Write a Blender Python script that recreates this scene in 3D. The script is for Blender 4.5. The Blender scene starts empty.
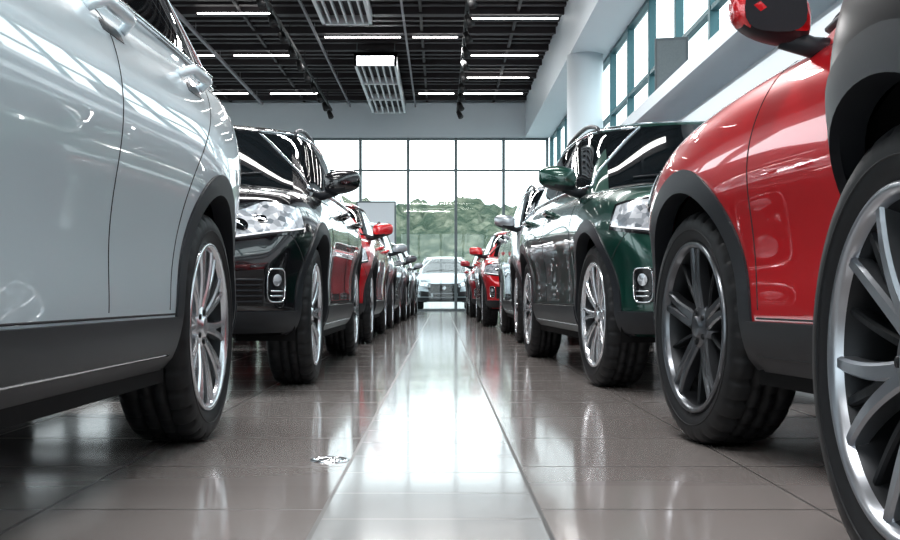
import bpy, bmesh, math, random
from mathutils import Vector, Matrix
from mathutils.bvhtree import BVHTree
random.seed(3)
scene=bpy.context.scene
COL=scene.collection

# ------------------------------------------------------------ materials
def new_mat(name):
    m=bpy.data.materials.new(name); m.use_nodes=True
    return m, m.node_tree.nodes, m.node_tree.links, m.node_tree.nodes['Principled BSDF']
def simple(name,col,rough=.5,metal=0,coat=0,emis=None,es=0,spec=None,noise=0.0,nscale=40):
    m,n,l,b=new_mat(name)
    b.inputs['Base Color'].default_value=(*col,1)
    b.inputs['Roughness'].default_value=rough
    b.inputs['Metallic'].default_value=metal
    b.inputs['Coat Weight'].default_value=coat
    b.inputs['Coat Roughness'].default_value=.02
    if spec is not None: b.inputs['Specular IOR Level'].default_value=spec
    if emis: 
        b.inputs['Emission Color'].default_value=(*emis,1); b.inputs['Emission Strength'].default_value=es
    if noise:
        tc=n.new('ShaderNodeTexCoord'); t=n.new('ShaderNodeTexNoise'); t.inputs['Scale'].default_value=nscale
        l.new(tc.outputs['Object'],t.inputs['Vector'])
        mx=n.new('ShaderNodeMix'); mx.data_type='RGBA'
        mx.inputs[6].default_value=(*[c*(1-noise) for c in col],1)
        mx.inputs[7].default_value=(*[min(1,c*(1+noise)) for c in col],1)
        l.new(t.outputs['Fac'],mx.inputs[0]); l.new(mx.outputs[2],b.inputs['Base Color'])
    return m
def paint(name,col,metal=.25,rough=.32,coat=1.0,ior=1.8):
    m=simple(name,col,rough,metal,coat,noise=.06,nscale=900)
    b=m.node_tree.nodes['Principled BSDF']; b.inputs['Coat IOR'].default_value=ior; b.inputs['Coat Roughness'].default_value=.01
    return m
P_white=paint('paint_white',(.66,.76,.81),0,.35,ior=2.1)
P_black=paint('paint_black',(.004,.004,.006),0,.2,ior=1.6)
P_red=paint('paint_red',(.56,.003,.010),.15,.3)
P_red2=paint('paint_crimson',(.35,.008,.02),.2,.3)
P_green=paint('paint_green',(.002,.050,.036),.3,.3,ior=1.6)
P_silver=paint('paint_silver',(.36,.39,.42),.6,.3,ior=1.5)
P_grey=paint('paint_grey',(.09,.10,.115),.5,.3,ior=1.5)
P_dark=paint('paint_graphite',(.006,.007,.009),0,.3,0)
P_dark.node_tree.nodes['Principled BSDF'].inputs['Specular IOR Level'].default_value=.12
M_plast=simple('dark_cladding',(.018,.021,.026),.42,noise=.15,nscale=200,spec=.35)
M_glass=simple('tinted_glass',(.006,.009,.011),.02,0,.5,spec=.8)
M_chrome=simple('chrome',(.75,.77,.8),.12,1)
M_seam=simple('panel_gap',(.03,.03,.032),.8)
M_under=simple('underbody',(.009,.009,.010),.8,noise=.2,spec=.2)
M_lamp,n,l,b=new_mat('headlamp_painted_glints')
tc=n.new('ShaderNodeTexCoord'); vo=n.new('ShaderNodeTexVoronoi'); vo.inputs['Scale'].default_value=34; l.new(tc.outputs['Object'],vo.inputs['Vector'])
cr=n.new('ShaderNodeValToRGB'); cr.color_ramp.elements[0].color=(.22,.25,.28,1); cr.color_ramp.elements[1].color=(.92,.95,1,1)  # reflector facet glints painted into the colour as pale and dark cells
sx=n.new('ShaderNodeSeparateColor'); l.new(vo.outputs['Color'],sx.inputs[0]); l.new(sx.outputs[0],cr.inputs[0]); l.new(cr.outputs[0],b.inputs['Base Color'])
b.inputs['Metallic'].default_value=.35; b.inputs['Roughness'].default_value=.18; b.inputs['Coat Weight'].default_value=1; b.inputs['Coat Roughness'].default_value=.02
M_lampd=simple('headlamp_bezel',(.02,.022,.025),.15,.3,1.0)
M_red=simple('tail_lamp',(.35,.01,.01),.15,0,1.0)
M_grille=simple('grille_mesh',(.012,.013,.014),.4)
M_drl=simple('daytime_lamp',(.95,.97,1),.2,0,1,emis=(1,1,1),es=.5)
M_mirror=simple('mirror_glass',(.6,.65,.7),.03,1)
MATS=[P_white,M_plast,M_glass,M_chrome,M_seam,M_under,M_lamp,M_lampd,M_red,M_grille,M_drl,M_mirror]
PAINT,PLAST,GLASS,CHROME,SEAM,UNDER,LAMP,LAMPD,REDL,GRILLE,DRL,MIRR=range(12)
M_rubber=simple('tyre_rubber',(.013,.014,.016),.55,noise=.3,nscale=60,spec=.4)
M_rimS=simple('alloy_silver',(.66,.68,.71),.25,.85)
M_rimY=simple('alloy_satin',(.40,.42,.45),.28,.9)
M_rimD=simple('alloy_grey',(.17,.18,.195),.28,.9)
M_rimK=simple('alloy_dark_barrel',(.022,.024,.027),.4,.6)
M_disc=simple('brake_disc',(.14,.14,.15),.35,1)

# ------------------------------------------------------------ mesh builder
class MB:
    def __init__(s): s.v=[];s.f=[];s.m=[];s.sm=[]
    def add(s,vs,fs,mat=0,smooth=True,mirror=False):
        o=len(s.v); s.v+= [tuple(p) for p in vs]
        for f in fs: s.f.append(tuple(i+o for i in f)); s.m.append(mat); s.sm.append(smooth)
        if mirror:
            o=len(s.v); s.v+=[(-p[0],p[1],p[2]) for p in vs]
            for f in fs: s.f.append(tuple(i+o for i in reversed(f))); s.m.append(mat); s.sm.append(smooth)
    def box(s,a,b,mat=0,mirror=False):
        x0,y0,z0=a;x1,y1,z1=b
        vs=[(x0,y0,z0),(x1,y0,z0),(x1,y1,z0),(x0,y1,z0),(x0,y0,z1),(x1,y0,z1),(x1,y1,z1),(x0,y1,z1)]
        fs=[(0,3,2,1),(4,5,6,7),(0,1,5,4),(1,2,6,5),(2,3,7,6),(3,0,4,7)]
        s.add(vs,fs,mat,False,mirror)
    def tube(s,pts,r,mat=0,n=8,mirror=False,closed=False):
        pts=[Vector(p) for p in pts]; N=len(pts); vs=[];fs=[]
        for i,p in enumerate(pts):
            a=pts[i-1] if (i>0 or closed) else p
            b=pts[(i+1)%N] if (i<N-1 or closed) else p
            t=(b-a).normalized()
            up=Vector((0,0,1)) if abs(t.z)<.9 else Vector((1,0,0))
            e=t.cross(up).normalized(); g=e.cross(t)
            rr=r[i] if isinstance(r,(list,tuple)) else r
            for k in range(n):
                an=2*math.pi*k/n; vs.append(p+e*math.cos(an)*rr+g*math.sin(an)*rr)
        M=N if closed else N-1
        for i in range(M):
            j=(i+1)%N
            for k in range(n): fs.append((i*n+k,i*n+(k+1)%n,j*n+(k+1)%n,j*n+k))
        if not closed: fs+= [tuple(range(n))[::-1],tuple((N-1)*n+k for k in range(n))]
        s.add(vs,fs,mat,True,mirror)
    def lathe(s,prof,mat,seg=64,axis='x',origin=(0,0,0),mirror=False,rfun=None):
        vs=[];fs=[];n=len(prof);ox,oy,oz=origin
        for k in range(seg):
            a=2*math.pi*k/seg; c,sn=math.cos(a),math.sin(a)
            for i,(x,r) in enumerate(prof):
                if rfun: r=rfun(i,k,x,r)
                if axis=='x': vs.append((ox+x,oy+r*c,oz+r*sn))
                elif axis=='z': vs.append((ox+r*c,oy+r*sn,oz+x))
                else: vs.append((ox+r*c,oy+x,oz+r*sn))
        for k in range(seg):
            k2=(k+1)%seg
            for i in range(n-1): fs.append((k*n+i,k*n+i+1,k2*n+i+1,k2*n+i))
        s.add(vs,fs,mat,True,mirror)
    def mesh(s,name,mats):
        me=bpy.data.meshes.new(name); me.from_pydata(s.v,[],s.f)
        for m in mats: me.materials.append(m)
        me.polygons.foreach_set('material_index',s.m)
        me.polygons.foreach_set('use_smooth',s.sm)
        me.update(); return me
def obj(name,me,parent=None,loc=(0,0,0),rot=(0,0,0)):
    o=bpy.data.objects.new(name,me); COL.objects.link(o); o.location=loc; o.rotation_euler=rot
    if parent: o.parent=parent
    return o
def empty(name,loc=(0,0,0),rot=0):
    o=bpy.data.objects.new(name,None); COL.objects.link(o); o.location=loc; o.rotation_euler=(0,0,rot); o.empty_display_size=.2
    return o

def interp(tab,x):
    xs=[t[0] for t in tab]; ys=[t[1] for t in tab]
    if x<=xs[0]: return ys[0]
    if x>=xs[-1]: return ys[-1]
    for i in range(len(xs)-1):
        if x<=xs[i+1]: break
    h=xs[i+1]-xs[i]; t=(x-xs[i])/h
    def sl(k):
        if k<=0 : return (ys[1]-ys[0])/(xs[1]-xs[0])
        if k>=len(xs)-1: return (ys[-1]-ys[-2])/(xs[-1]-xs[-2])
        a=(ys[k]-ys[k-1])/(xs[k]-xs[k-1]); b=(ys[k+1]-ys[k])/(xs[k+1]-xs[k])
        if a*b<=0: return 0
        return 2*a*b/(a+b)
    m0,m1=sl(i)*h,sl(i+1)*h
    return (2*t**3-3*t*t+1)*ys[i]+(t**3-2*t*t+t)*m0+(-2*t**3+3*t*t)*ys[i+1]+(t**3-t*t)*m1

# ------------------------------------------------------------ box-topology surface -> subdivided mesh
def shell(ns,ys,vs_,P,level):
    idx={};V=[];F=[]
    ni,nj,nk=len(ns),len(ys),len(vs_)
    def g(i,j,k):
        key=(i,j,k)
        if key not in idx:
            idx[key]=len(V); V.append(P(ns[i],ys[j],vs_[k]))
        return idx[key]
    for i in range(ni-1):
        for j in range(nj-1):
            F.append((g(i,j,nk-1),g(i,j+1,nk-1),g(i+1,j+1,nk-1),g(i+1,j,nk-1))[::-1])
            F.append((g(i,j,0),g(i,j+1,0),g(i+1,j+1,0),g(i+1,j,0)))
    for i in range(ni-1):
        for k in range(nk-1):
            F.append((g(i,0,k),g(i+1,0,k),g(i+1,0,k+1),g(i,0,k+1))[::-1])
            F.append((g(i,nj-1,k),g(i+1,nj-1,k),g(i+1,nj-1,k+1),g(i,nj-1,k+1)))
    for j in range(nj-1):
        for k in range(nk-1):
            F.append((g(0,j,k),g(0,j+1,k),g(0,j+1,k+1),g(0,j,k+1)))
            F.append((g(ni-1,j,k),g(ni-1,j+1,k),g(ni-1,j+1,k+1),g(ni-1,j,k+1))[::-1])
    me=bpy.data.meshes.new('cage'); me.from_pydata(V,[],F)
    bm=bmesh.new(); bm.from_mesh(me); bmesh.ops.recalc_face_normals(bm,faces=bm.faces); bm.to_mesh(me); bm.free()
    o=bpy.data.objects.new('cage',me); COL.objects.link(o)
    md=o.modifiers.new('s','SUBSURF'); md.levels=level; md.render_levels=level
    dg=bpy.context.evaluated_depsgraph_get(); dg.update()
    ev=o.evaluated_get(dg); out=bpy.data.meshes.new_from_object(ev)
    bpy.data.objects.remove(o); bpy.data.meshes.remove(me)
    return out

def hit(bvh,o,d):
    p,n,i,_=bvh.ray_cast(Vector(o),Vector(d))
    if p is None:
        p,n,i,_=bvh.find_nearest(Vector(o)+Vector(d)*2.2)
    if n.dot(Vector(d))>0: n=-n
    return p,n
def patch(mb,G,off,mat,skirt=.012,mirror=True):
    H=len(G);W=len(G[0]); vs=[];fs=[]
    for r in G:
        for p,n in r: vs.append(p+n*off)
    for a in range(H-1):
        for b in range(W-1): fs.append((a*W+b,a*W+b+1,(a+1)*W+b+1,(a+1)*W+b))
    mb.add(vs,fs,mat,True,mirror)
    per=[(0,b) for b in range(W)]+[(a,W-1) for a in range(1,H)]+[(H-1,b) for b in range(W-2,-1,-1)]+[(a,0) for a in range(H-2,0,-1)]
    if skirt:
        vs=[];fs=[];N=len(per)
        for a,b in per:
            p,n=G[a][b]; vs.append(p+n*off); vs.append(p-n*skirt)
        for i in range(N):
            j=(i+1)%N; fs.append((2*i,2*j,2*j+1,2*i+1))
        mb.add(vs,fs,mat,False,mirror)
def side_pt(bvh,s,z): return hit(bvh,(3,s,z),(-1,0,0))
def front_pt(bvh,x,z,sg=1): return hit(bvh,(x,-5*sg if sg>0 else 9,z),(0,sg,0))
def cyl_pt(bvh,C,phi,z):
    d=Vector((math.cos(phi),math.sin(phi),0)); return hit(bvh,Vector((C[0],C[1],z))+d*3,-d)
def grid(fn,nu,nv): return [[fn(a/(nu-1),b/(nv-1)) for b in range(nv)] for a in range(nu)]
def quad_side(bvh,c,nu=18,nv=12):
    def f(u,v):
        b=(c[0][0]*(1-u)+c[1][0]*u, c[0][1]*(1-u)+c[1][1]*u); t=(c[3][0]*(1-u)+c[2][0]*u, c[3][1]*(1-u)+c[2][1]*u)
        return side_pt(bvh,b[0]*(1-v)+t[0]*v,b[1]*(1-v)+t[1]*v)
    return grid(f,nu,nv)
def poly_path(pts,step=.04):
    out=[]
    for a,b in zip(pts[:-1],pts[1:]):
        n=max(1,int(math.dist(a,b)/step))
        for i in range(n): out.append(tuple(a[k]+(b[k]-a[k])*i/n for k in range(len(a))))
    out.append(tuple(pts[-1])); return out
def spl(pts,n=30):
    P=[pts[0]]+list(pts)+[pts[-1]]; out=[]
    seg=len(pts)-1
    for q in range(n+1):
        t=q/n*seg; i=min(int(t),seg-1); u=t-i
        p0,p1,p2,p3=P[i:i+4]
        out.append(tuple(.5*((2*p1[k])+(-p0[k]+p2[k])*u+(2*p0[k]-5*p1[k]+4*p2[k]-p3[k])*u*u+(-p0[k]+3*p1[k]-3*p2[k]+p3[k])*u**3) for k in range(2)))
    return out
def seam_side(mb,bvh,pts,w=.0026,mat=SEAM,off=-.0006):
    P=[]
    for s,z in pts:
        p,n=side_pt(bvh,s,z); P.append(p+n*off)
    mb.tube(P,w,mat,5,True)

# ------------------------------------------------------------ wheels
def make_wheel(name,style):
    mb=MB()
    SEG=180
    tp=[(-.022,.262),(-.010,.272),(-.002,.292),(0,.312),(-.004,.334),(-.013,.347),(-.024,.355),(-.036,.359),(-.060,.360),
        (-.062,.360),(-.064,.346),(-.073,.346),(-.075,.360),(-.104,.3605),(-.106,.346),(-.116,.346),(-.118,.3605),(-.146,.360),(-.148,.346),(-.157,.346),(-.159,.360)
        ,(-.184,.359),(-.198,.355),(-.210,.345),(-.222,.32),(-.220,.29),(-.2,.262)]
    def rf(i,k,x,r):
        if 5<=i<=9 or 20<=i<=23:
            if (k+ (0 if i<10 else 3))%6 in(0,): return r-.012
        elif i in (12,13): 
            if (k+2)%6==0: return r-.010
        elif i in (16,17):
            if (k+4)%6==0: return r-.010
        return r
    mb.lathe(tp,0,SEG,rfun=rf)
    mb.lathe([(-.006,.300),(.0015,.302),(.0015,.304),(-.004,.306)],0,96)
    mb.lathe([(-.024,.266),(-.006,.266),(-.002,.260),(-.004,.253),(-.014,.248),(-.024,.244)],1,96)
    mb.lathe([(-.024,.244),(-.05,.234),(-.15,.226),(-.20,.24)],2,96)
    mb.lathe([(-.195,.235),(-.19,.001)],2,48)
    mb.lathe([(-.115,.165),(-.11,.165),(-.11,.07),(-.10,.065),(-.10,.001)],3,64)
    mb.box((-.14,.06,.08),(-.085,.15,.16),2)
    mb.lathe([(-.09,.075),(-.045,.072),(-.032,.062),(-.03,.034),(-.022,.032),(-.020,.026),(-.020,.001)],1,40)
    for k in range(5):
        a=2*math.pi*(k+.5)/5; mb.lathe([(-.034,.009),(-.026,.009),(-.026,.001)],2,10,origin=(0,.049*math.cos(a),.049*math.sin(a)))
    def spoke(a0,a1,w0,w1,wm=None,mat=1,x0=-.034,x1=-.014,bend=0):
        N=9; vs=[];fs=[]
        for q in range(N):
            t=q/(N-1); r=.052+(.249-.052)*t
            a=a0+(a1-a0)*t+bend*math.sin(math.pi*t)
            w=w0+(w1-w0)*t
            x=x0+(x1-x0)*t+.006*math.sin(math.pi*t)
            dp=.050-.022*t
            e=Vector((0,math.cos(a),math.sin(a))); f=Vector((0,-math.sin(a),math.cos(a)))
            c=e*r
            for (ww,xx) in ((-1,-dp),(-.95,-.006),(-.6,0),(.6,0),(.95,-.006),(1,-dp)):
                vs.append(c+f*(ww*w/2)+Vector((x+xx,0,0)))
        for q in range(N-1):
            for k in range(5): fs.append((q*6+k,q*6+k+1,(q+1)*6+k+1,(q+1)*6+k))
        mb.add(vs,fs,mat,False)
    if style=='multi':
        for k in range(10):
            a=2*math.pi*k/10
            spoke(a-.03,a-.11,.026,.020); spoke(a+.03,a+.11,.026,.020)
    elif style=='twin':
        for k in range(5):
            a=2*math.pi*k/5+.3
            spoke(a-.20,a-.10,.040,.024,bend=.05); spoke(a+.20,a+.10,.040,.024,bend=-.05)
            spoke(a+.628,a+.628,.018,.008,mat=2,x0=-.05,x1=-.03)
    else:
        for k in range(5):
            a=2*math.pi*k/5+.95
            spoke(a-.10,a-.27,.034,.024); spoke(a+.10,a+.27,.034,.024)
            spoke(a,a,.034,.020,mat=2,x0=-.048,x1=-.026)
            spoke(a+.628,a+.628,.020,.014,mat=2,x0=-.052,x1=-.030)
    rim={'multi':M_rimS,'twin':M_rimD,'y':M_rimY}[style]
    me=mb.mesh(name,[M_rubber,rim,M_rimK,M_disc]); return me
WHEELS={k:make_wheel('wheel_'+k,k) for k in('multi','twin','y')}

# ------------------------------------------------------------ cars
def gen_car(p):
    dz=p.get('dz',0); rdz=p.get('rdz',dz); nose=-.88; wb=p.get('wb',2.7); tail=wb+p.get('ro',.92)
    stub=p.get('stub',None)
    short=p.get('ro',.92)<.6
    if stub: tail=stub
    W=.93
    L=tail
    nzu=p.get('noseup',.04)
    edge=[(-.88,.80+nzu),(-.7,.87+nzu),(-.4,.94+nzu*.6),(0,.985+dz*.6+nzu*.3),(.6,1.03+dz),(1.2,1.045+dz),(2.5,1.08+dz),(3.3,1.10+dz),(3.7,1.06+dz)]
    cen=[(-.88,.83+nzu),(-.7,.92+nzu),(-.4,1.00+dz*.4+nzu*.6),(0,1.05+dz*.8+nzu*.3),(.6,1.10+dz),(1.2,1.10+dz),(3.3,1.12+dz),(3.7,1.08+dz)]
    plan=[(-.88,.80),(-.72,.885),(-.5,.95),(-.2,.985),(.3,1.0),(1.3,1.0),(wb-.2,1.0),(wb+.3,.985),(wb+.6,.95),(wb+.92,.86)]
    if short: plan=plan[:6]+[(wb-.2,1.0),(wb+.2,.99),(wb+.35,.965),(wb+.5,.90)]
    if stub: plan=plan[:6]
    prof=[(0,.905),(.06,.945),(.15,.968),(.25,.966),(.36,.962),(.48,.972),(.60,.993),(.70,1.0),(.80,.990),(.90,.962),(.96,.925),(1,.87)]
    nz=[(0,.10),(.12,.02),(.3,-.0),(.5,.0),(.7,.03),(.88,.09),(1,.16)]
    sw=[0] if stub else [0,wb]
    def ztop(s,yf): 
        e,c=interp(edge,s),interp(cen,s); return e+(c-e)*(1-abs(yf)**2.4)
    def PB(s,yf,v):
        zb=.25+ (.03 if s<-.6 else 0)
        z=zb+v*(ztop(s,yf)-zb)
        hw=W*interp(plan,s)*interp(prof,v)
        for q in sw:
            hw+=.022*math.exp(-((s-q)**2+(z-.5)**2)/.42**2)*min(1,(s-nose)/.3)
        ss=s
        if s<nose+.8:
            w=(1-(s-nose)/.8)**2
            ss+=w*(interp(nz,v)+.20*abs(yf)**2.6)
        if not stub and s>tail-.6:
            w=(1-(tail-s)/.6)**2
            ss-=w*(interp(nz,v)*.8+.14*abs(yf)**2.6)
        return (yf*hw,ss,z)
    S=[nose,nose+.05,nose+.14,nose+.27,nose+.42,nose+.6,nose+.78]
    e2=[tail-.05,tail-.14,tail-.27,tail-.42,tail-.6] if not stub else [tail-.04,tail-.12]
    lo,hi=S[-1]+.18,min(e2)-.1
    n=max(2,int(round((hi-lo)/.19)))
    S+= [lo+(hi-lo)*i/n for i in range(n+1)]+sorted(e2)+[tail]
    Y=[-1,-.93,-.8,-.6,-.3,0,.3,.6,.8,.93,1]
    V=[0,.05,.15,.25,.36,.48,.60,.70,.80,.90,.96,1]
    lower=shell(S,Y,V,PB,3)
    bv=BVHTree.FromPolygons([v.co.copy() for v in lower.vertices],[tuple(f.vertices) for f in lower.polygons])
    RA=p.get('RA',.415); RC=p.get('RC',.478); WZ=.36
    bm=bmesh.new(); bm.from_mesh(lower); dl=[]
    for f in bm.faces:
        c=f.calc_center_median(); f.smooth=True
        f.material_index=UNDER if (f.normal.z<-.6 and c.z<.4) else PAINT
        for q in sw:
            d2=math.hypot(c.y-q,c.z-WZ)
            if abs(c.x)>.55 and d2<RA+.033: dl.append(f);break
    bmesh.ops.delete(bm,geom=dl,context='FACES')
    bm.to_mesh(lower); bm.free()
    lower.materials.clear()
    for m in MATS: lower.materials.append(m)
    # cabin
    sf0=p.get('cowl',.36); sr0=tail-.10 if not stub else tail-.02
    roof=p.get('roof',1.60)+rdz
    zr=[(0,roof-.07),(.12,roof-.03),(.35,roof),(.6,roof-.005),(.85,roof-.035),(1,roof-.075)]
    z0=.98+dz
    ch=[(0,.865),(.15,.845),(.5,.765),(.8,.69),(.93,.645),(1,.58)]
    cpl=[(0,.93),(.12,.97),(.35,1),(.7,1),(1,.93)]
    if stub: zr=[(0,roof-.07),(.4,roof-.02),(1,roof)]; cpl=[(0,.93),(.4,.98),(1,1)]
    rk=p.get('rear_rake',.38)
    def PC(u,yf,v):
        a=sf0+.82*v**1.05+.16*abs(yf)**2.2
        b=(sr0-rk*v-.10*abs(yf)**2.2) if not stub else sr0
        s=a+(b-a)*u
        z=z0+v*(interp(zr,u)-.035*abs(yf)**2.5-z0)
        return (yf*interp(ch,v)*interp(cpl,u),s,z)
    U=[0,.03,.09,.18,.3,.42,.54,.66,.78,.88,.95,1]
    Vc=[0,.15,.35,.55,.75,.88,.96,1]
    cab=shell(U,[-1,-.94,-.8,-.5,0,.5,.8,.94,1],Vc,PC,3)
    bc=BVHTree.FromPolygons([v.co.copy() for v in cab.vertices],[tuple(f.vertices) for f in cab.polygons])
    for f in cab.polygons: f.use_smooth=True
    for m in MATS: cab.materials.append(m)
    T=MB()
    zb=1.085+dz; zt=roof-.115
    fA=sf0+.36; fB=sf0+.86
    rE=sr0-.30; rT=sr0-.56
    if stub: rE=rT=sr0-.08
    def win(c): patch(T,quad_side(bc,c,22,14),.004,GLASS,.004)
    def trim(pts,r,mat,bvh=bc):
        T.tube([ (lambda q:q[0]+q[1]*.006)(side_pt(bvh,*a)) for a in poly_path(pts)],r,mat,6,True)
    if stub:
        win([(fA,zb),(rE,zb),(rT,zt),(fB,zt-.02)])
        trim([(rE,zb-.01),(fA-.05,zb-.01),(fB-.02,zt),(rT,zt+.012)],.009,PLAST)
    else:
        win([(fA,zb),(1.64,zb),(1.66,zt),(fB,zt-.02)])
        win([(1.74,zb),(rE-.42,zb+.01),(rT-.12,zt),(1.74,zt)])
        win([(rE-.36,zb+.012),(rE,zb+.06),(rT+.02,zt-.03),(rT-.06,zt)])
        patch(T,quad_side(bc,[(1.64,zb),(1.74,zb),(1.74,zt),(1.66,zt)],4,12),.006,PLAST,.004)
        patch(T,quad_side(bc,[(rE-.42,zb),(rE-.36,zb),(rT-.06,zt),(rT-.12,zt)],4,12),.006,PLAST,.004)
        trim([(fA-.05,zb-.012),(rE+.02,zb+.03),(rT+.06,zt-.02),(rT-.06,zt+.012),(fB-.02,zt),(fA-.05,zb-.012)],.009,p.get('dlo',CHROME))
        rr=[]
        for i in range(16):
            t=i/15; s=fB+.15+(rT-.1-fB-.15)*t; hp,hn=hit(bc,(.60,s,3),(0,0,-1)); rr.append((hp.x,hp.y,hp.z+.035*math.sin(math.pi*min(1,max(0,t)))**.3))
        if p.get('rails',True): T.tube(rr,.014,p.get('railmat',PLAST),8,True)
    def wf(u,v):
        z=1.07+dz+(roof-.10-1.07-dz)*v; hw=(.70-.11*v)
        x=(u*2-1)*hw
        return front_pt(bc,x,z-.03*abs(u*2-1)**2)
    patch(T,grid(wf,26,18),.004,GLASS,.004,False)
    for x0,x1 in((-.55,.02),(-.02,.5)):
        P=[]
        for i in range(10):
            t=i/9; q,nn=front_pt(bc,x0+(x1-x0)*t,1.11+dz+.05*t); P.append(q+nn*.015)
        T.tube(P,.006,PLAST,5)
    if not stub:
        def rf(u,v): return hit(bc,((u*2-1)*.42,fB+.35+v*1.1,3),(0,0,-1))
        patch(T,grid(rf,10,14),.003,GLASS,.003,False)
        def bf(u,v):
            z=1.14+dz+(roof-.12-1.14-dz)*v; return front_pt(bc,(u*2-1)*(.66-.1*v),z,-1)
        patch(T,grid(bf,20,12),.004,GLASS,.004,False)
    am=p.get('archmat',PLAST)
    for q in sw:
        def af(u,v):
            a=math.radians(-14+208*u); r=RA+(RC-RA)*v
            z=max(.255,WZ+r*math.sin(a)); return side_pt(bv,q+r*math.cos(a),z)
        G=grid(af,52,4); patch(T,G,.007,am,.01)
        vs=[];fs=[]
        for i,row in enumerate(G):
            p0=row[0][0]+row[0][1]*.007; vs+= [p0,Vector((p0.x-.06,p0.y,p0.z)),]
        for i in range(len(G)-1): fs.append((2*i,2*i+2,2*i+3,2*i+1))
        T.add(vs,fs,am,True,True)
        vs=[];fs=[];N=40
        for i in range(N+1):
            a=math.radians(-16+212*i/N); c,s_=math.cos(a),math.sin(a); r=RA+.03
            vs+=[(.84,q+r*c,WZ+r*s_),(.55,q+r*c,WZ+r*s_),(.55,q,WZ)]
        for i in range(N): 
            fs.append((3*i,3*i+3,3*i+4,3*i+1)); fs.append((3*i+1,3*i+4,3*i+5,3*i+2))
        T.add(vs,fs,UNDER,True,True)
    s0=RC-.02; s1=(wb-RC+.02) if not stub else tail-.02
    rh=p.get('rock',.40)
    def rk_(u,v): return side_pt(bv,s0+(s1-s0)*u,.262+(rh-.262)*v)
    patch(T,grid(rk_,40,6),.012,PLAST,.01)
    trim([(s0+.02,.300),(s1-.02,.300)],.007,p.get('rockchrome',PLAST),bv)
    T.box((.70,s0-.06,.215),(.85,s1+.06,.262),UNDER,True)
    C=(.35,-.10)
    def cyl(a0,a1,zl,zh,nu,nv):
        def f(u,v):
            zl_=zl(u) if callable(zl) else zl; zh_=zh(u) if callable(zh) else zh
            return cyl_pt(bv,C,math.radians(a0+(a1-a0)*u),zl_+(zh_-zl_)*v)
        return grid(f,nu,nv)
    patch(T,grid(lambda u,v:front_pt(bv,(u*2-1)*.36,.29+.10*v),16,5),.012,PLAST,.01,False)
    patch(T,cyl(-90,-36,.29,.385,24,5),.012,PLAST,.01)
    # headlights
    hl=lambda u: .680+.085*u; hh=lambda u:.800+.115*min(1,u*1.5)-.03*max(0,u-.7)/.3
    patch(T,cyl(-86,-30,hl,hh,34,10),.006,LAMPD,.01)
    patch(T,cyl(-84,-32.5,lambda u:hl(u)+.013,lambda u:hh(u)-.013,30,8),.010,LAMP,.003)
    for an,z,r in((-77,.750,.034),(-65,.782,.040),(-53,.812,.034)):
        q,nn=cyl_pt(bv,C,math.radians(an),z)
        e=nn.cross(Vector((0,0,1))).normalized(); g=e.cross(nn)
        for rad,off,mt in((r,.013,LAMPD),(r*.72,.018,MIRR)):
            vs=[q+nn*(off+.005)]+[q+nn*off+(e*math.cos(k*math.pi/10)+g*math.sin(k*math.pi/10))*rad for k in range(20)]
            T.add(vs,[(0,1+k,1+(k+1)%20) for k in range(20)],mt,True,True)
    P=[]
    for i in range(22):
        u=i/21; q,nn=cyl_pt(bv,C,math.radians(-85+52*u),hl(u)+.014); P.append(q+nn*.014)
    T.tube(P,.004,DRL,6,True)
    gw=p.get('gw',.40); gc=p.get('gc',CHROME)
    def gf(u,v):
        hw=gw-.05*(1-v); return front_pt(bv,(u*2-1)*hw,.53+.25*v)
    patch(T,grid(gf,26,10),.004,GRILLE,.01,False)
    for k in range(7):
        z=.555+.034*k; hw=gw-.05*(1-(z-.53)/.25)-.01
        T.tube([(lambda q:q[0]+q[1]*.012)(front_pt(bv,-hw+2*hw*i/18,z)) for i in range(19)],.007,gc if k in(0,6) else p.get('bar',PLAST),6)
    out=[(-gw,.785),(gw,.785),(gw-.05,.525),(-gw+.05,.525),(-gw,.785)]
    T.tube([(lambda q:q[0]+q[1]*.010)(front_pt(bv,*a)) for a in poly_path(out)],.011,gc,6)
    q,nn=front_pt(bv,0,.66); T.lathe([(0,.055),(-.02,.055),(-.028,.045),(-.022,.035),(-.022,.001)],CHROME,28,'y',(q.x,q.y,q.z))
    patch(T,grid(lambda u,v:front_pt(bv,(u*2-1)*.34,.40+.10*v),20,6),.004,GRILLE,.01,False)
    for z in(.42,.45,.48):
        T.tube([(lambda q:q[0]+q[1]*.01)(front_pt(bv,-.33+.66*i/14,z)) for i in range(15)],.005,PLAST,6)
    patch(T,cyl(-86,-57,.41,lambda u:.55+.03*u,16,6),.004,GRILLE,.01)
    for z in(.43,.455,.48,.505,.53):
        T.tube([(lambda q:q[0]+q[1]*.012)(cyl_pt(bv,C,math.radians(-85+27*i/12),z)) for i in range(13)],.006,PLAST,6,True)
    # fog lamp
    patch(T,cyl(-55.5,-46.5,.43,.58,8,10),.006,LAMPD,.01)
    FR=[]
    for i in range(29):
        a=2*math.pi*i/28; ca,sa=math.cos(a),math.sin(a)
        q,nn=cyl_pt(bv,C,math.radians(-51+4.6*math.copysign(abs(ca)**.45,ca)),.505+.078*math.copysign(abs(sa)**.55,sa)); FR.append(q+nn*.010)
    T.tube(FR,.0045,CHROME,6,True)
    q,nn=cyl_pt(bv,C,math.radians(-51),.53); e=nn.cross(Vector((0,0,1))).normalized(); g=e.cross(nn)
    vs=[q+nn*.02]+[q+nn*.012+(e*math.cos(k*math.pi/10)+g*math.sin(k*math.pi/10))*.028 for k in range(20)]
    T.add(vs,[(0,1+k,1+(k+1)%20) for k in range(20)],LAMP,True,True)
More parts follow.
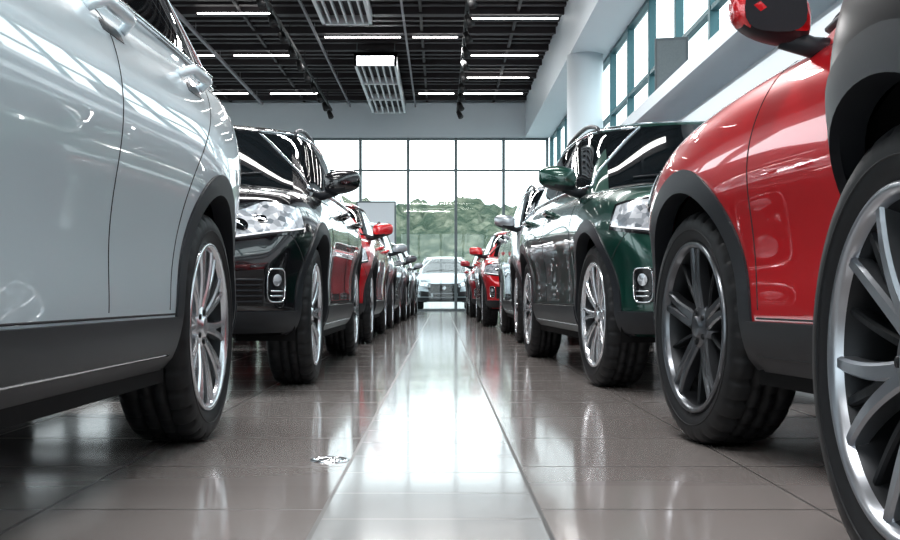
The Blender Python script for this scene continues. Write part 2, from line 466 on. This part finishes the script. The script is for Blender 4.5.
    for z in(.455,.478):
        T.tube([(lambda q:q[0]+q[1]*.012)(cyl_pt(bv,C,math.radians(-54+6*i/4),z)) for i in range(5)],.005,CHROME,6,True)
    if not stub and not short:
        C2=(.35,tail-.8)
        def tl(u,v): return cyl_pt(bv,C2,math.radians(84-34*u),.84+(.13*v))
        patch(T,grid(tl,24,8),.006,REDL,.01)
        def rb(u,v): return cyl_pt(bv,C2,math.radians(90-55*u),.29+.14*v)
        patch(T,grid(rb,24,5),.012,PLAST,.01)
    if not stub:
        patch(T,grid(lambda u,v:front_pt(bv,(u*2-1)*.26,.60+.12*v,-1),10,5),.006,GRILLE,.01,False)
        if short: patch(T,grid(lambda u,v:front_pt(bv,.40+.22*u,.80+.16*v,-1),8,6),.006,REDL,.01,True)
    zs=1.05+dz
    d0=[(.60,zs-.0),(.545,.85),(.53,.62),(.56,.42)] if not stub else [(.60,zs),(.52,.85),(.50,.62),(.52,.42)]
    seam_side(T,bv,spl(d0))
    seam_side(T,bv,poly_path([(.51,rh+.008),(s1,rh+.008)]))
    if not stub:
        seam_side(T,bv,spl([(1.69,zs+.01),(1.67,.8),(1.66,.42)]))
        seam_side(T,bv,spl([(wb+.02,zs+.02),(wb-.08,.98+dz*.5),(wb-.36,.80),(wb-.50,.55),(wb-.53,.42)]))
        if not short: seam_side(T,bv,spl([(wb+.40,.62),(wb+.55,.70),(wb+.75,.78)],12))
    seam_side(T,bv,spl([(-.40,.62),(-.50,.70),(-.55,.76)],10))
    P=[]
    for i in range(20):
        t=i/19; s=-.62+1.02*t; q,nn=hit(bv,(.60+.12*t,s,3),(0,0,-1)); P.append(q)
    T.tube(P,.0035,SEAM,5,True)
    hz=p.get('hz',.955+dz)
    hs=p.get('hs',[1.48,2.42]) if not stub else []
    if short: hs=[1.45,2.1]
    for s in hs:
        patch(T,grid(lambda u,v:side_pt(bv,s-.085+.15*u,hz-.034+.03*v*(1 if .05<u<.95 else .6)),10,4),.0015,PLAST,.001)  # dark patch painted in as the shaded recess behind the handle
        P=[];R=[]
        for i in range(15):
            t=i/14; a,b=side_pt(bv,s-.125+.25*t,hz+.008); 
            o=.040*min(1,math.sin(math.pi*t)*2.4); P.append(a+b*(o-.003)); R.append(.012+.006*math.sin(math.pi*t))
        T.tube(P,R,p.get('handle',PAINT),12,True)
        T.tube([(lambda q:q[0]+q[1]*.053)(side_pt(bv,s-.09+.18*i/6,hz+.012)) for i in range(7)],.004,CHROME,6,True)
    # mirror
    mz=p.get('mz',1.105+dz); ms=fA-.02
    mc=.965; mh=.105
    T.tube([(.80,ms+.05,mz-.07),(.86,ms+.035,mz-.06),(.93,ms+.02,mz-.035)],[.03,.026,.028],PLAST,10,True)
    NR=14;NS=24; vs=[];fs=[]
    for i in range(NR+1):
        ph=math.pi*i/NR; rx=-math.cos(ph)
        for k in range(NS):
            a=2*math.pi*k/NS
            sx=math.sin(ph)**.55
            ca,sa=math.cos(a),math.sin(a)
            cy=math.copysign(abs(ca)**.75,ca); cz=math.copysign(abs(sa)**.75,sa)
            tp_=1-.18*(rx*.5+.5)
            y=ms+.02+cy*sx*(.085 if cy<0 else .045)*tp_+.03*(rx*.5+.5)
            z=mz+.02+cz*sx*.078*tp_+.012*rx
            vs.append((mc+rx*mh,y,z))
    fp=[];fb=[]
    for i in range(NR):
        for k in range(NS):
            f=(i*NS+k,i*NS+(k+1)%NS,(i+1)*NS+(k+1)%NS,(i+1)*NS+k)
            cz=sum(vs[j][2] for j in f)/4
            (fb if cz<mz-.022 else fp).append(f)
    T.add(vs,fp,PAINT,True,True); T.add(vs,fb,PLAST,True,True)
    vs=[];n=20
    for k in range(n):
        a=2*math.pi*k/n; ca,sa=math.cos(a),math.sin(a)
        vs.append((mc+.005+math.copysign(abs(ca)**.7,ca)*.080,ms+.078,mz+.02+math.copysign(abs(sa)**.7,sa)*.055))
    T.add(vs,[tuple(range(n))],MIRR if not stub else PLAST,False,True)
    tm=T.mesh('trim',MATS)
    lower.name='body';cab.name='cabin'
    return dict(body=lower,cabin=cab,trim=tm,sw=sw)

V_suv=gen_car(dict(rockchrome=CHROME))
V_tall=gen_car(dict(dz=.09,rdz=.11,rock=.40,rockchrome=CHROME,hz=1.085,hs=[1.72,2.47],gw=.50,gc=PLAST))
V_cross=gen_car(dict(dz=.0,roof=1.52,rails=False,dlo=PLAST,bar=CHROME,wb=2.62))
V_stub=gen_car(dict(stub=1.22,rock=.39,dz=.05,mz=1.13,RC=.485))
V_hatch=gen_car(dict(wb=2.5,ro=.48,rdz=.0,dlo=PLAST,rails=False,RC=.485))

def place(V,name,pm,x,y,rot,style,steer=0,yaw_wheels=True,wb=None):
    e=empty(name,(x,y,0),rot)
    for part in('body','cabin','trim'):
        o=obj('%s_%s'%(name.split('.')[0],part),V[part],e)
        o.material_slots[0].link='OBJECT'; o.material_slots[0].material=pm
    for q in V['sw']:
        st=steer if q==0 else 0
        obj('wheel',WHEELS[style],e,(.90,q,.36),(random.random()*0+.2*q,0,st))
        obj('wheel',WHEELS[style],e,(-.90,q,.36),(0,0,math.pi+st))
    return e
r=math.radians
def by_axle(V,name,pm,fx,fy,axle_s,deg,style,side,facing=1,steer=0):
    th=r(deg)+(0 if facing==1 else math.pi)
    a=Matrix.Rotation(th,2)
    lx=.90
    for sx in(1,-1):
        d=a@Vector((sx,0))
        if d.x*side<0: break
    off=a@Vector((sx*lx,axle_s))
    return place(V,name,pm,fx-off.x,fy-off.y,th,style,r(steer))
# left row
by_axle(V_tall,'suv',P_white,-.725,3.55,2.7,-1.0,'multi',-1)
by_axle(V_suv,'suv',P_black,-.645,5.85,0,0,'multi',-1)
by_axle(V_cross,'car',P_red,-.66,10.75,0,0,'multi',-1)
by_axle(V_suv,'suv',P_silver,-.66,15.4,0,0,'multi',-1)
by_axle(V_cross,'car',P_grey,-.62,20.1,0,0,'multi',-1)
by_axle(V_suv,'suv',P_silver,-.58,24.8,0,0,'multi',-1)
# right row
by_axle(V_hatch,'hatchback',P_dark,.655,1.62,2.5,2.0,'y',1)
by_axle(V_stub,'car',P_red,.77,3.48,0,8,'twin',1,-1,steer=0)
by_axle(V_suv,'suv',P_green,.76,5.66,0,2.5,'multi',1,steer=3)
by_axle(V_tall,'suv',P_silver,.72,10.8,0,0,'multi',1)
by_axle(V_cross,'car',P_red,.60,16.4,0,0,'multi',1)
by_axle(V_cross,'car',P_red2,.58,23.2,0,0,'multi',1)
# outside car
place(V_tall,'suv',P_silver,.10,34.6,0,'multi')

# ------------------------------------------------------------ room
ZC=5.95; YF=32.0; YB=-12.0; XR=3.08; XL=-7.5
def bx(name,a,b,mat,bev=0,parent=None):
    mb=MB(); mb.box(a,b,0); me=mb.mesh(name,[mat]); o=obj(name,me,parent)
    if bev:
        m=o.modifiers.new('b','BEVEL'); m.width=bev; m.segments=2
    return o
def floor_mat():
    m,n,l,b=new_mat('polished_floor_tiles')
    g=n.new('ShaderNodeNewGeometry'); sp=n.new('ShaderNodeSeparateXYZ'); l.new(g.outputs['Position'],sp.inputs[0])
    def M(op,a,b_=None,c=None):
        q=n.new('ShaderNodeMath'); q.operation=op
        for i,x in enumerate((a,b_,c)):
            if x is None: continue
            if isinstance(x,(int,float)): q.inputs[i].default_value=x
            else: l.new(x,q.inputs[i])
        return q.outputs[0]
    X,Y=sp.outputs[0],sp.outputs[1]
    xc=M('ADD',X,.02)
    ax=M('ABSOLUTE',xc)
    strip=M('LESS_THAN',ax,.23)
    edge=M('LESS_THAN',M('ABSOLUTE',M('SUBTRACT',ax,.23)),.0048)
    def joint(c,pitch,w):
        f=M('FRACT',M('DIVIDE',c,pitch)); d=M('ABSOLUTE',M('SUBTRACT',f,.5)); return M('GREATER_THAN',d,.5-w/pitch/2)
    jy1=joint(M('ADD',Y,.1),.30,.008)
    jy2=joint(Y,.60,.009)
    jx=joint(M('SUBTRACT',ax,.23),.60,.006)
    js=M('MULTIPLY',strip,jy1)
    jo=M('MULTIPLY',M('SUBTRACT',1,strip),M('MAXIMUM',jy2,jx))
    j=M('MAXIMUM',edge,M('MULTIPLY',M('MAXIMUM',js,jo),.75))
    nt=n.new('ShaderNodeTexNoise'); nt.inputs['Scale'].default_value=1.6; nt.inputs['Detail'].default_value=2
    l.new(g.outputs['Position'],nt.inputs['Vector'])
    def fl(c,p): return M('FLOOR',M('DIVIDE',c,p))
    cb=n.new('ShaderNodeCombineXYZ'); l.new(fl(M('SUBTRACT',X,.21),.60),cb.inputs[0]); l.new(fl(M('ADD',Y,.3),.60),cb.inputs[1])
    wn=n.new('ShaderNodeTexWhiteNoise'); wn.noise_dimensions='2D'; l.new(cb.outputs[0],wn.inputs['Vector'])
    fac=M('ADD',M('MULTIPLY',nt.outputs['Fac'],.6),M('MULTIPLY',wn.outputs['Value'],.4))
    def mix(f,a,b_):
        q=n.new('ShaderNodeMix'); q.data_type='RGBA'
        if isinstance(f,(int,float)): q.inputs[0].default_value=f
        else: l.new(f,q.inputs[0])
        for i,x in((6,a),(7,b_)):
            if isinstance(x,tuple): q.inputs[i].default_value=(*x,1)
            else: l.new(x,q.inputs[i])
        return q.outputs[2]
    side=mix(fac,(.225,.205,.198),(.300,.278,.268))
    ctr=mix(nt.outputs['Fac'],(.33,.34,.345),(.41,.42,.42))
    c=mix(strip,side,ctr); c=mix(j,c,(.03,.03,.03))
    l.new(c,b.inputs['Base Color'])
    rr=M('ADD',M('ADD',M('MULTIPLY',nt.outputs['Fac'],.06),.07),M('MULTIPLY',j,.3)); l.new(rr,b.inputs['Roughness'])
    b.inputs['Specular IOR Level'].default_value=.5
    return m
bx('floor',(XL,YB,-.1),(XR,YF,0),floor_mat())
M_wall=simple('wall_paint',(.68,.73,.76),.6,noise=.03,nscale=3)
M_beam=simple('beam_paint',(.66,.72,.76),.5,noise=.02,nscale=3)
M_ceil=simple('ceiling_dark',(.014,.011,.013),.8,noise=.2,nscale=5)
M_slat=simple('ceiling_slat',(.026,.021,.024),.6,noise=.2,nscale=4)
M_frame=simple('window_frame',(.14,.17,.18),.4,.3)
M_frameR=simple('window_frame_side',(.06,.14,.16),.4,.3)
M_tube=simple('linear_lamp',(1,1,1),.5,emis=(1,.98,.95),es=9)
def pane_mat():
    m=bpy.data.materials.new('window_glass'); m.use_nodes=True; n=m.node_tree.nodes;l=m.node_tree.links; n.clear()
    o=n.new('ShaderNodeOutputMaterial');t=n.new('ShaderNodeBsdfTransparent');g=n.new('ShaderNodeBsdfGlossy');x=n.new('ShaderNodeMixShader')
    t.inputs[0].default_value=(.97,.99,.985,1); g.inputs['Roughness'].default_value=.02; x.inputs[0].default_value=.03
    l.new(t.outputs[0],x.inputs[1]);l.new(g.outputs[0],x.inputs[2]);l.new(x.outputs[0],o.inputs[0]); return m
M_pane=pane_mat()
bx('ceiling',(XL,YB,ZC+.12),(XR+.2,YF+.2,ZC+.25),M_ceil)
mb=MB(); y=YB+.2; k=0
while y<YF-.1:
    if k%4==0: mb.box((XL,y,ZC-.02),(2.4,y+.09,ZC+.12),0)
    else: mb.box((XL,y,ZC+.06),(2.4,y+.16,ZC+.12),0)
    y+=.40; k+=1
for x in (-6,-3.9,-.4,1.5): mb.box((x-.03,YB,ZC+.02),(x+.03,YF,ZC+.12),0)
sl=obj('ceiling_slats',mb.mesh('ceiling_slats',[M_slat]))
bx('wall_far',(XL,YF,4.95),(XR,YF+.3,ZC+.12),M_beam)
bx('trim_1',(XL,YF-.12,4.95),(2.4,YF,ZC-.02),M_beam)
mb=MB(); mbg=MB()
xm=[-.94+1.365*k for k in range(-5,4)]
for x in xm:
    if x<XL or x>XR+.1: continue
    x=min(x,XR-.04); mb.box((x-.04,YF,0),(x+.04,YF+.14,4.95),0)
for z in(.0,4.0,4.89): mb.box((XL,YF+.01,z),(XR,YF+.12,z+.05),0)
wf_=obj('window_1',mb.mesh('window_1',[M_frame]))
mbg.box((XL,YF+.06,0),(XR,YF+.07,4.95),0); obj('pane_far',mbg.mesh('pane',[M_pane]),wf_)
SILL=2.90
bx('wall_right',(XR,YB,0),(XR+.2,YF,SILL),M_wall)
bx('trim_2',(XR-.52,YB,SILL-.16),(XR,YF-.0,SILL),M_beam)
bx('trim_3',(XR-.30,YB,SILL-.62),(XR,YF-.0,SILL-.42),M_beam)
bx('beam_right',(2.4,YB,4.95),(XR+.2,YF,ZC+.12),M_beam)
mb=MB(); mbg=MB(); y=YF
while y>YB:
    mb.box((XR+.03,y-.05,SILL),(XR+.14,y+.05,4.95),0); y-=1.9
for z in(SILL,3.75,4.89): mb.box((XR+.04,YB,z),(XR+.13,YF,z+.06),0)
wr=obj('window_2',mb.mesh('window_2',[M_frameR]))
mbg.box((XR+.08,YB,SILL),(XR+.09,YF,4.95),0); obj('pane_right',mbg.mesh('pane',[M_pane]),wr)
bx('wall_left',(XL-.2,YB,0),(XL,YF,.6),M_wall)
bx('wall_left_upper',(XL-.2,YB,4.6),(XL,YF,ZC+.12),M_wall)
mb=MB(); y=YF
while y>YB:
    mb.box((XL-.16,y-.25,.6),(XL-.02,y+.25,4.6),0); y-=3.0
obj('added_window_left',mb.mesh('added_window_left',[M_frame]))  # unseen left-wall windows, added to let in light
bx('wall_back',(XL,YB-.2,4.6),(XR,YB,ZC+.12),M_wall)
mb=MB()
for k in range(8):
    x=XL+k*1.5; mb.box((x-.06,YB-.15,0),(x+.06,YB-.02,4.6),0)
mb.box((XL,YB-.14,2.6),(XR,YB-.03,2.72),0)
obj('window_4',mb.mesh('window_4',[M_frame]))
mb=MB(); mb.lathe([(0,.001),(0,.38),(.12,.38),(.14,.335),(4.95,.335),(4.95,.001)],0,48,'z',(2.70,21,0))
obj('column',mb.mesh('column',[M_beam]))
e=empty('loudspeaker',(2.80,13.6,SILL),r(-12))
bx('cabinet',(-.20,-.14,0),(.20,.14,.66),simple('speaker_body',(.08,.095,.105),.5),.015,e)
bx('grille',(-.17,-.15,.04),(.17,-.139,.62),simple('speaker_grille',(.12,.14,.15),.7,noise=.3,nscale=150),0,e)
M_duct=simple('duct_metal',(.62,.65,.67),.4,.2); M_louv=simple('louvre',(.60,.63,.65),.4); M_dk=simple('duct_throat',(.05,.05,.055),.7)
def duct(x,y0,y1,z,w):
    e=empty('air_diffuser',(x,y0,z))
    L=y1-y0; mb=MB()
    mb.box((-w/2,0,0),(-w/2+.06,L,.28),0); mb.box((w/2-.06,0,0),(w/2,L,.28),0)
    mb.box((-w/2,0,0),(w/2,.08,.28),0); mb.box((-w/2,L-.08,0),(w/2,L,.28),0); mb.box((-w/2,0,.2),(w/2,L,.28),0)
    obj('casing',mb.mesh('casing',[M_duct]),e)
    mb=MB(); mb.box((-w/2+.061,.081,.17),(w/2-.061,L-.081,.199),0); obj('throat',mb.mesh('throat',[M_dk]),e)
    mb=MB()
    for k in range(5): 
        xx=-w/2+.16+(w-.32)*k/4; mb.box((xx-.022,.08,.02),(xx+.012,L-.08,.10),0)
    for k in (1,2): mb.box((-w/2,L*k/3-.05,-.01),(w/2,L*k/3+.05,.15),0)
    obj('louvres',mb.mesh('louvres',[M_louv]),e)
    mb=MB()
    for a in(-w/2+.05,w/2-.05):
        for b in(.2,L-.2): mb.tube([(a,b,.27),(a,b,ZC-z)],.012,0,6)
    obj('hangers',mb.mesh('hangers',[M_frame]),e)
duct(-1.42,24.2,30.6,5.42,.92)
duct(-1.72,15.2,20.6,5.42,.92)
M_track=simple('track_black',(.015,.015,.016),.5)
def track(x,y0,y1,z,mat,spots=True,w=.04):
    e=empty('track_light' if spots else 'cable_tray',(x,y0,z)); mb=MB()
    mb.box((-w,0,0),(w,y1-y0,.06),0)
    yy=.6
    while yy<y1-y0: mb.tube([(0,yy,.05),(0,yy,ZC-z)],.01,0,6); yy+=2.5
    if spots:
        yy=.3
        while yy<y1-y0:
            mb.tube([(0,yy,0),(0,yy,-.10)],.015,0,6)
            mb.tube([(0,yy-.02,-.10),(.07,yy-.13,-.27)],[.06,.075],0,12)
            yy+=1.3
    obj('rail',mb.mesh('rail',[mat]),e)
M_tray=simple('rail_grey',(.22,.22,.24),.5)
track(-3.05,12,31,5.55,M_track)
track(.47,12,31,5.55,M_track)
track(-4.95,12,31,5.72,M_tray,False,.03)
track(-2.55,12,31.5,5.74,M_tray,False,.02)
track(-.72,12,31.5,5.74,M_tray,False,.02)
def lamp(x0,x1,y,w=.014):
    mb=MB(); mb.box((x0,y-w,ZC-.07),(x1,y+w,ZC-.045),0); obj('strip_lamp',mb.mesh('strip_lamp',[M_tube]))
for x0,x1,y in((-4.7,-3.3,16.4),(-.6,.3,18.0),(-.6,.35,19.6),(.6,2.3,20.4),(.6,2.3,22.0),(-4.7,-3.3,21.6),(-2.45,-.85,23.6),(-.6,.35,23.6),(.6,2.2,25.4),(-6.5,-5.1,25.4),(-4.7,-3.2,25.4),(.6,2.2,28.0),(-6.8,-5.2,30.2),(-4.6,-3.3,30.2),(-.6,.35,30.2),(.6,2.2,30.2)):
    lamp(x0,x1,y)
for yy in(-8,-4,0,4,8): 
    lamp(-6,-3.6,yy,.05); lamp(-2.4,2.0,yy+1.5,.05)
mb=MB(); mb.lathe([(0,.055),(.003,.053),(.004,.045),(.002,.043),(.002,.02),(.004,.018),(.004,.001)],0,32,'z',(-.31,3.12,0)); obj('floor_outlet',mb.mesh('floor_outlet',[M_chrome]))
e=empty('display_board',(-1.75,30.2,0))
bx('panel',(-.5,-.03,.9),(.5,.03,2.95),simple('board_face',(.72,.76,.80),.4),.02,e)
bx('board_frame',(-.54,-.02,.86),(.54,.05,2.99),M_frame,.01,e)
for x in(-.4,.4): bx('leg',(x-.03,-.25,0),(x+.03,.25,.04),M_frame,0,e); bx('post',(x-.03,-.02,.02),(x+.03,.02,.9),M_frame,0,e)

# ------------------------------------------------------------ outside
M_asph=simple('asphalt',(.26,.27,.27),.8,noise=.15,nscale=2)
bx('ground_outside',(-120,YF+.3,-.3),(120,200,-.0),M_asph)
bx('ground_outside_rear',(-120,-80,-.3),(120,YB-.2,-.06),M_asph)
bx('ground_outside_right',(XR+.2,YB-.2,-.3),(120,YF+.3,-.06),M_asph)
bx('ground_outside_left',(-120,YB-.2,-.3),(XL-.2,YF+.3,-.06),M_asph)
from mathutils import noise as mn
vs=[];fs=[];NX,NY=260,44
for j in range(NY):
    for i in range(NX):
        x=-60+120*i/(NX-1); y=80+60*j/(NY-1)
        h=9.6*(1-math.exp(-j/9))*(.82+.2*math.sin(x*.07+1.9))
        h+=1.5*mn.noise(Vector((x*.22,y*.22,0)))+1.0*abs(mn.noise(Vector((x*.6,y*.6,3))))+.7*mn.noise(Vector((x*1.6,y*1.6,7)))
        if j==0:h=-.3
        vs.append((x,y,h))
for j in range(NY-1):
    for i in range(NX-1): fs.append((j*NX+i,j*NX+i+1,(j+1)*NX+i+1,(j+1)*NX+i))
mb=MB(); mb.add(vs,fs,0)
m,n,l,b=new_mat('hillside'); t=n.new('ShaderNodeTexNoise'); t.inputs['Scale'].default_value=.55; t.inputs['Detail'].default_value=9; t.inputs['Roughness'].default_value=.7
g=n.new('ShaderNodeNewGeometry'); l.new(g.outputs['Position'],t.inputs['Vector'])
cr=n.new('ShaderNodeValToRGB'); cr.color_ramp.elements[0].position=.44; cr.color_ramp.elements[0].color=(.055,.078,.058,1)
cr.color_ramp.elements[1].position=.62; cr.color_ramp.elements[1].color=(.19,.20,.155,1)
l.new(t.outputs['Fac'],cr.inputs[0]); l.new(cr.outputs[0],b.inputs['Base Color']); b.inputs['Roughness'].default_value=1; b.inputs['Specular IOR Level'].default_value=0
obj('hill',mb.mesh('hill',[m]))

# ------------------------------------------------------------ light
w=bpy.data.worlds.new('World'); scene.world=w; w.use_nodes=True
bg=w.node_tree.nodes['Background']; bg.inputs[0].default_value=(.86,.96,1,1); bg.inputs[1].default_value=3.5
def area(name,loc,sx,sy,power,rot=(0,0,0),col=(1,.99,.98)):
    L=bpy.data.lights.new(name,'AREA'); L.shape='RECTANGLE'; L.size=sx; L.size_y=sy; L.energy=power; L.color=col
    o=bpy.data.objects.new(name,L); COL.objects.link(o); o.location=loc; o.rotation_euler=rot
for i,y in enumerate((-6,0,6,12,18,24)):
    area('ceiling_fill_light',(-.9,y,5.7),3.0,.5,330)  # added fill for interior ambient light, not actual ceiling panels

cam=bpy.data.cameras.new('camera'); co=bpy.data.objects.new('camera',cam); COL.objects.link(co)
co.location=(0,0,.46); co.rotation_euler=(math.pi/2,0,0)
cam.sensor_width=36; cam.lens=1120/900*36; cam.shift_x=9/900; cam.shift_y=25/900; cam.clip_start=.05; cam.clip_end=500
scene.camera=co
scene.view_settings.view_transform='Standard'
scene.view_settings.gamma=.88
